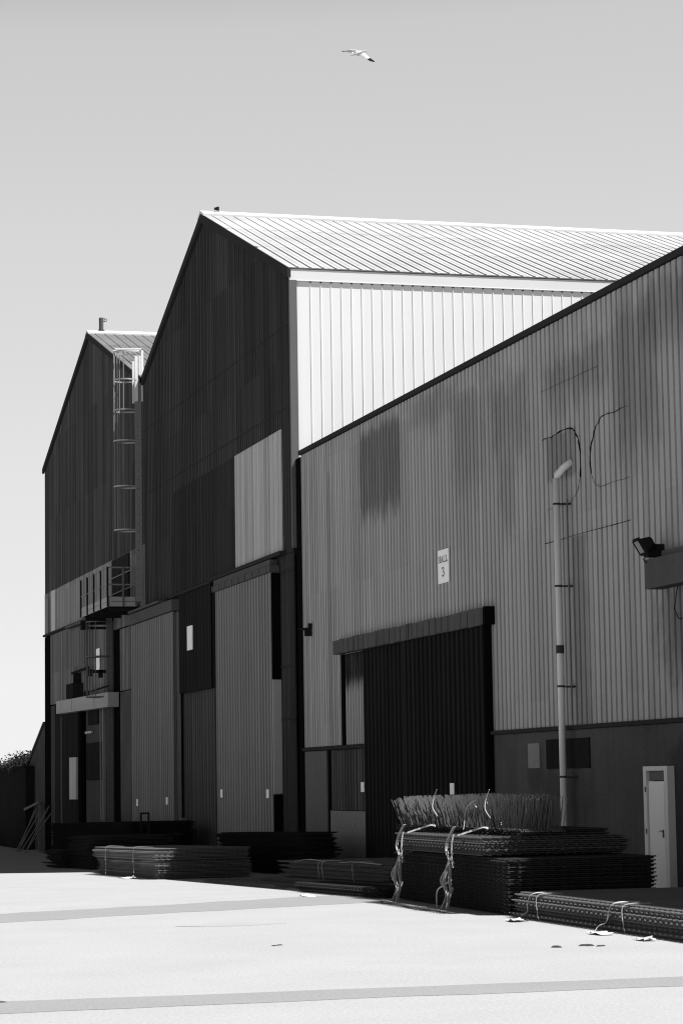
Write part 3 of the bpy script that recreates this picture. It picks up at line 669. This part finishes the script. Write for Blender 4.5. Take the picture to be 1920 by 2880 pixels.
strap(Cl, [(-0.21, 1.5, .40), (-0.25, 1.85, .30), (-0.27, 2.0, .22), (-0.27, 2.02, .02)], .05, (.1, 1, .3))
strap(Cl, [(-.3, 4.6, .02), (-.45, 3.9, .035), (-.4, 3.3, .02), (-.5, 2.4, .03), (-.42, 1.7, .02), (-.45, 1.0, .012)], [.05, .09, .06, .08, .05, .1], (1, .2, .05))
for (y, zt) in ((3.35, .46), (1.0, .42)):
    strap(Cu, [(.0, y, .25), (.14, y-.16, .31), (.26, y-.30, .36), (.32, y-.33, .34)], .04, (.3, .5, .6))
    strap(Cu, [(.35, y-.35, .48), (.3, y-.28, .60), (.34, y-.22, .74), (.36, y-.30, .86)], [.02, .05, .07, .03], (.4, 1, .1), 'plastic')
strap(Cu, [(.05, .9, .33), (.15, 1.15, .44), (.2, 1.2, .62), (.28, 1.05, .72)], [.03, .05, .06, .02], (.3, 1, 0), 'strap')
Ub = bundle(10.75, 30.95, 5.6, 1.3, 3, .026, 'upright bar bundle bristling like a brush on top of the big pile', z0=.985, m_='rebar3', pl_=.2, pt=.2, cat='bar bundle', name='upright_bar_bundle')
b = MB(); rnd = random.Random(3)
for i in range(74):
    for j in range(20):
        y = .05+5.4*(i+rnd.uniform(-.4, .4))/73; x = .03+.60*(j+rnd.uniform(-.3, .3))/19
        u = (y-1.55)/3.6; lean = max(-.55, min(.8, u+.12))*.36+rnd.uniform(-.05, .05)
        if y < .5: lean -= (.5-y)*.35
        h = .44+rnd.uniform(-.05, .03)-.05*abs(u)
        lx = -.03+rnd.uniform(-.05, .05)
        b.tube([(x+.05*rnd.random(), y-.10, .05), (x, y, .09), (x+lx*.6, y+lean*.6, .09+h*.62), (x+lx, y+lean*.92, .09+h)], .0055, 4)
o = b.build('upright_bars', M['wire'], Ub, local=True); o['kind'] = 'stuff'
for (x, y, z, s) in ((.2, 3.9, .30, .05), (.1, 2.0, .36, .06), (.3, 4.4, .2, .05), (.1, .9, .12, .04), (.05, 1.3, .4, .04)):
    strap(Ub, [(x, y, z), (x-.02, y+.02, z+s*.6), (x, y+.05, z+s)], s, (.2, 1, .4), 'plastic')
# centre: flat sheets, then a strapped low bundle on them
bundle(10.3, 36.2, 4.9, .7, 6, .024, 'narrow flat mesh strip lying lit at the front edge of the shade', pl_=.1, pt=.2, m_='rebar3')
B2 = bundle(10.95, 37.4, 9.2, 2.4, 5, .024, 'wide flat spread of mesh sheets under the low strapped bundle', pl_=.15, pt=.15, m_='rebar2')
B3 = bundle(11.35, 39.4, 7.0, 2.2, 11, .026, 'low strapped mesh bundle lying on flat sheets in front of the black door', z0=gz(39.4)+.14, pl_=.1, pt=.15, m_='rebar2', jx=.05, jy=.06, ragged=.45)
for y in (4.0, 3.75, 1.7): edge_strap(B3, y, .30, w=.06 if y > 2 else .09, foot=.0, m_='strap')
strap(B3, [(.0, 5.9, .28), (.05, 5.2, .33), (.1, 4.6, .32), (.1, 4.1, .30)], .06, (1, .2, .1)); strap(B3, [(-.02, 2.6, .30), (.03, 2.0, .32), (.06, 1.2, .31), (.0, .1, .30)], .05, (1, .2, .1))
# left: strapped pair whose corner catches the sun
A1 = bundle(10.12, 52.6, 7.3, 2.1, 14, .026, 'lower bundle of the strapped pair at the shadow edge, left of centre', pl_=.125, pt=.3, m_='rebar2', jx=.006)
A2 = bundle(10.08, 52.66, 7.8, 2.1, 9, .028, 'upper bundle of the strapped pair at the shadow edge, its corner sunlit', z0=gz(52.66)+.385, pl_=.125, pt=.3, m_='rebar2', jx=.03)
for y in (5.6, 2.0):
    strap(A2, [(.4, y, .27), (.05, y, .29), (-.04, y, .24), (-.05, y+.03, .0), (-.05, y-.05, -.22), (-.07, y-.1, -.42)], [.08, .08, .07, .06, .09, .1], (.2, 1, 0), 'strap')
bundle(10.4, 43.2, 6.0, 2.3, 2, .024, 'pair of flat mesh sheets on the ground at the foot of the sunlit pair', pl_=.2, pt=.2, m_='rebar2')
# dark heaps against the halls
T1 = bundle(13.3, 52.3, 8.6, .75, 34, .027, 'wide dark mesh heap in front of the big pale sliding leaf', jy=.10, jx=.05, pl_=.2, pt=.2)
bundle(12.6, 69.6, 7.8, 1.9, 46, .027, 'tall dark mesh heap below the platform', jy=.12, jx=.05, pl_=.2, pt=.25)
bundle(12.9, 77.8, 8.2, 1.6, 46, .027, 'farthest dark mesh heap below the white board of the far hall', jy=.12, jx=.05, pl_=.2, pt=.25)
bundle(10.9, 65.6, 3.4, 2.2, 26, .034, 'dark stepped mesh heap with glinting bar ends at the left', jy=.10, jx=.06, pl_=.2, pt=.2, m_='rebar3')
bundle(10.6, 68.9, 2.6, 2.2, 14, .036, 'low dark mesh heap at the far left of the yard', jy=.12, jx=.08, pl_=.2, pt=.2, m_='rebar3')
bundle(14.2, 28.2, 5.3, .7, 21, .027, 'dark mesh bundle against the wall right of the white door', jy=.03, pl_=.2, pt=.2)
bundle(13.4, 62.5, 6.6, 1.2, 12, .027, 'thin dark mesh heap in front of the open dark doorway', jy=.2, jx=.05, pl_=.2, pt=.25)
# trestle, rack post, leaning bars
b = MB()
for y in (69.0, 73.8): b.box(13.9, 13.98, y, y+.1, gz(y)-.02, .30)
b.box(13.88, 14.0, 68.6, 74.4, .30, .38); b.box(13.9, 13.98, 69.05, 73.8, .02, .07)
single(b, 'steel_trestle', M['dsteel'], (13.95, 71.5, gz(71.5)), 'low dark steel trestle in front of the open dark doorway', 'trestle')
b = MB()
for dx in (0, .22): b.box(12.9+dx, 12.95+dx, 69.2, 69.26, gz(69), .95)
for z in (-.3, .0, .3, .6, .9): b.box(12.95, 13.12, 69.2, 69.25, z, z+.05)
single(b, 'rack_upright', M['dsteel'], (13.0, 69.2, gz(69)), 'narrow dark rack upright standing beside the left grey sliding leaf', 'rack')
for i in range(6):
    y = 99.3+i*.62; q = MB(); dx = random.uniform(-.2, .2)
    q.tube([(14.0+dx, y+.3, gz(95)), (14.93, y+random.uniform(-.3, .3), 1.05+random.uniform(-.5, .25))], .026, 6)
    single(q, 'leaning_pole', M['lsteel'], (14.0+dx, y+.3, gz(95)), 'thin steel pole leaning with others against the far hall corner', 'pole', 'poles leaning at the far hall corner')
q = MB(); q.bar((14.6, 104.6, .75), (14.6, 100.6, 1.05), .05, .10); q.bar((14.7, 104.3, .72), (14.7, 104.3, gz(95)), .08, .08); q.bar((14.7, 100.9, 1.0), (14.7, 100.9, gz(95)), .08, .08)
single(q, 'barrier_rail', M['lsteel'], (14.6, 102.6, gz(95)), 'tilted steel rail on two posts above the leaning poles', 'rail')

# ------------------------------------------------------------------ boundary wall and shrubs at the far left
b = MB(); b.box(14.6, 15.0, 104.2, 190, -1.2, 2.5); b.box(14.55, 15.05, 104.2, 190, 2.501, 2.56); bw = single(b, 'boundary_wall', M['boundary'], (14.8, 140, -1), 'low dark boundary wall running off beyond the far hall', 'wall')
def shrub(x, y, z, rx, rz_, n, label, seed):
    rnd = random.Random(seed); t = thing('shrub', (x, y, gz(y)), label, 'shrub', 'shrubs above the boundary wall')
    b = MB()
    for i in range(5):
        a = rnd.uniform(-.5, .5); b.tube([(x, y, gz(y)), (x+a*.5, y+a, z), (x+a, y+rx*a*1.6, z+rz_*.6)], [.05, .035, .012], 5)
    b.build('stems', M['leafy'], t)
    b = MB()
    for i in range(n):
        u, v, w_ = rnd.gauss(0, .42), rnd.gauss(0, .45), max(-1, min(.75, rnd.gauss(-.1, .42)))
        lump = 1+.35*math.sin(3*v+seed)+.2*math.sin(9*v)
        c = Vector((x+u*rx*.6, y+v*rx, z+w_*rz_*lump)); s = rnd.uniform(.035, .08)
        d1 = Vector((rnd.uniform(-1, 1), rnd.uniform(-1, 1), rnd.uniform(-1, 1))).normalized(); d2 = d1.cross(Vector((rnd.uniform(-1, 1), rnd.uniform(-1, 1), rnd.uniform(-1, 1)))).normalized()
        b.add([c-d1*s, c+d2*s*.5, c+d1*s, c-d2*s*.5], [(0, 1, 2, 3)])
    b.build('foliage', M['leafy'], t)
shrub(15.5, 107.6, 2.75, 1.7, .42, 6000, 'dark shrub rising against the sky next to the lean-to', 1)
shrub(15.5, 111.6, 2.62, 1.7, .33, 5000, 'lower dark shrub on the boundary wall, second from the lean-to', 2)
shrub(15.5, 116.2, 2.5, 1.7, .28, 4000, 'smallest dark shrub topping the boundary wall at the frame edge', 3)

# ------------------------------------------------------------------ litter
def scrap(x, y, s, lab, seed, m_='plastic', h=.03):
    rnd = random.Random(seed); b = MB(); n = 7; vs = []
    for i in range(n):
        for j in range(4): vs.append((x+(j-1.5)*s*.14+rnd.uniform(-.02, .02), y+(i-n/2)*s/n, gz(y)+.006+abs(rnd.gauss(0, h*.5))))
    fs = [(i*4+j, i*4+j+1, (i+1)*4+j+1, (i+1)*4+j) for i in range(n-1) for j in range(3)]
    k = len(vs); vs += [(p[0], p[1], p[2]+.004) for p in vs]; fs += [tuple(k+i for i in reversed(f)) for f in fs]
    b.add(vs, fs); single(b, 'plastic_scrap', M[m_], (x, y, gz(y)), lab, 'litter', 'scraps of plastic film by the mesh bundles')
scrap(10.12, 29.3, .45, 'white plastic scrap on the ground at the left end of the lower right bundle', 1)
scrap(10.1, 26.4, .45, 'white plastic scrap at the foot of the lower right bundle, nearer the frame edge', 2)
scrap(10.15, 25.2, .35, 'grey torn film beside the lower right bundle at the picture edge', 5, 'strap')
scrap(9.75, 38.2, .45, 'white plastic scrap in front of the narrow flat mesh strip', 3)
scrap(9.85, 54.2, .8, 'white film strip along the foot of the sunlit strapped pair', 4, h=.03)
def stone(x, y, s, lab, seed):
    rnd = random.Random(seed); b = MB()
    for k in range(3):
        cx, cy = x+rnd.uniform(-.06, .06), y+rnd.uniform(-.05, .05); ring = [(cx+s*(1+.3*rnd.random())*math.cos(a), cy+s*.7*(1+.3*rnd.random())*math.sin(a)) for a in [i*math.pi/3.5 for i in range(7)]]
        b.add([(p[0], p[1], 0) for p in ring]+[(cx+(p[0]-cx)*.5, cy+(p[1]-cy)*.5, s*.35) for p in ring], [(i, (i+1) % 7, 7+(i+1) % 7, 7+i) for i in range(7)]+[tuple(range(7, 14))])
    single(b, 'debris', M['stone'], (x, y, gz(y)), lab, 'debris', 'dark debris on the concrete')
stone(8.98, 24.6, .05, 'dark debris in front of the lower right bundle, leftmost of three', 1); stone(9.27, 24.65, .05, 'dark debris in front of the lower right bundle, middle of three', 2)
stone(9.42, 24.55, .035, 'dark debris in front of the lower right bundle, rightmost of three', 3); stone(6.37, 26.3, .03, 'single dark crumb alone on the open concrete', 4)

# ------------------------------------------------------------------ gull
gp = Vector((19.61, 69.15, 23.17)); PX = 75/7000.*.92
ax_r, ax_u, ax_f = rt2, up2, fwd
def gv(px, py, dep=0.): return gp+ax_r*(px*PX)-ax_u*(py*PX)+ax_f*dep
gl = MB()
axis = [(-27, 7, .02, .3), (-20, 4.5, .02, 2.2), (-10, 2.5, .01, 3.6), (0, 1, 0, 5.0), (8, -2, -.01, 4.8), (14, -5, -.02, 3.4), (18, -6.8, -.02, 3.0), (21.5, -7.4, -.03, 2.2), (24.5, -6.8, -.03, .7), (26.5, -6.2, -.03, .2)]
gl.tube([gv(a, b_, c) for a, b_, c, r_ in axis], [r_*PX for a, b_, c, r_ in axis], 10)
def wing(st, tip):
    vs = []
    for (l0, l1, ld, t0, t1, td) in st:
        a, c = gv(l0, l1, ld), gv(t0, t1, td); th = (ax_u+ax_f*.2).normalized()*.012
        vs += [a+th*.6, (a+c)/2+th*1.5, c+th*.1, c-th*.1, (a+c)/2-th*.3, a-th*.6]
    for i in range(len(st)-1):
        gl.add(vs[6*i:6*i+12], [(j, (j+1) % 6, 6+(j+1) % 6, 6+j) for j in range(6)], 1 if i >= tip else 0)
    gl.add(vs[:6], [(5, 4, 3, 2, 1, 0)]); gl.add(vs[-6:], [(0, 1, 2, 3, 4, 5)], 1)
wing([(10, -7, .0, -8, 6, .03), (-2, -10, .15, -17, -1, .2), (-14, -17, .28, -24, -8, .34), (-30, -18, .45, -37, -13, .5), (-44, -17.5, .58, -46, -16.5, .6), (-52, -17, .66, -52, -16.6, .67)], 4)
wing([(12, -3, -.02, -6, 7, -.0), (18, 4, -.12, 4, 12, -.14), (25, 12, -.2, 13, 19, -.24), (33, 20, -.3, 24, 25.5, -.33), (40, 27, -.38, 33, 31, -.4), (46.5, 32.5, -.44, 43, 34.5, -.45)], 3)
single(gl, 'gull', [M['gull'], M['gull_dark']], tuple(gp), 'white gull gliding alone in the sky with one dark wing tip', 'bird', smooth=True)
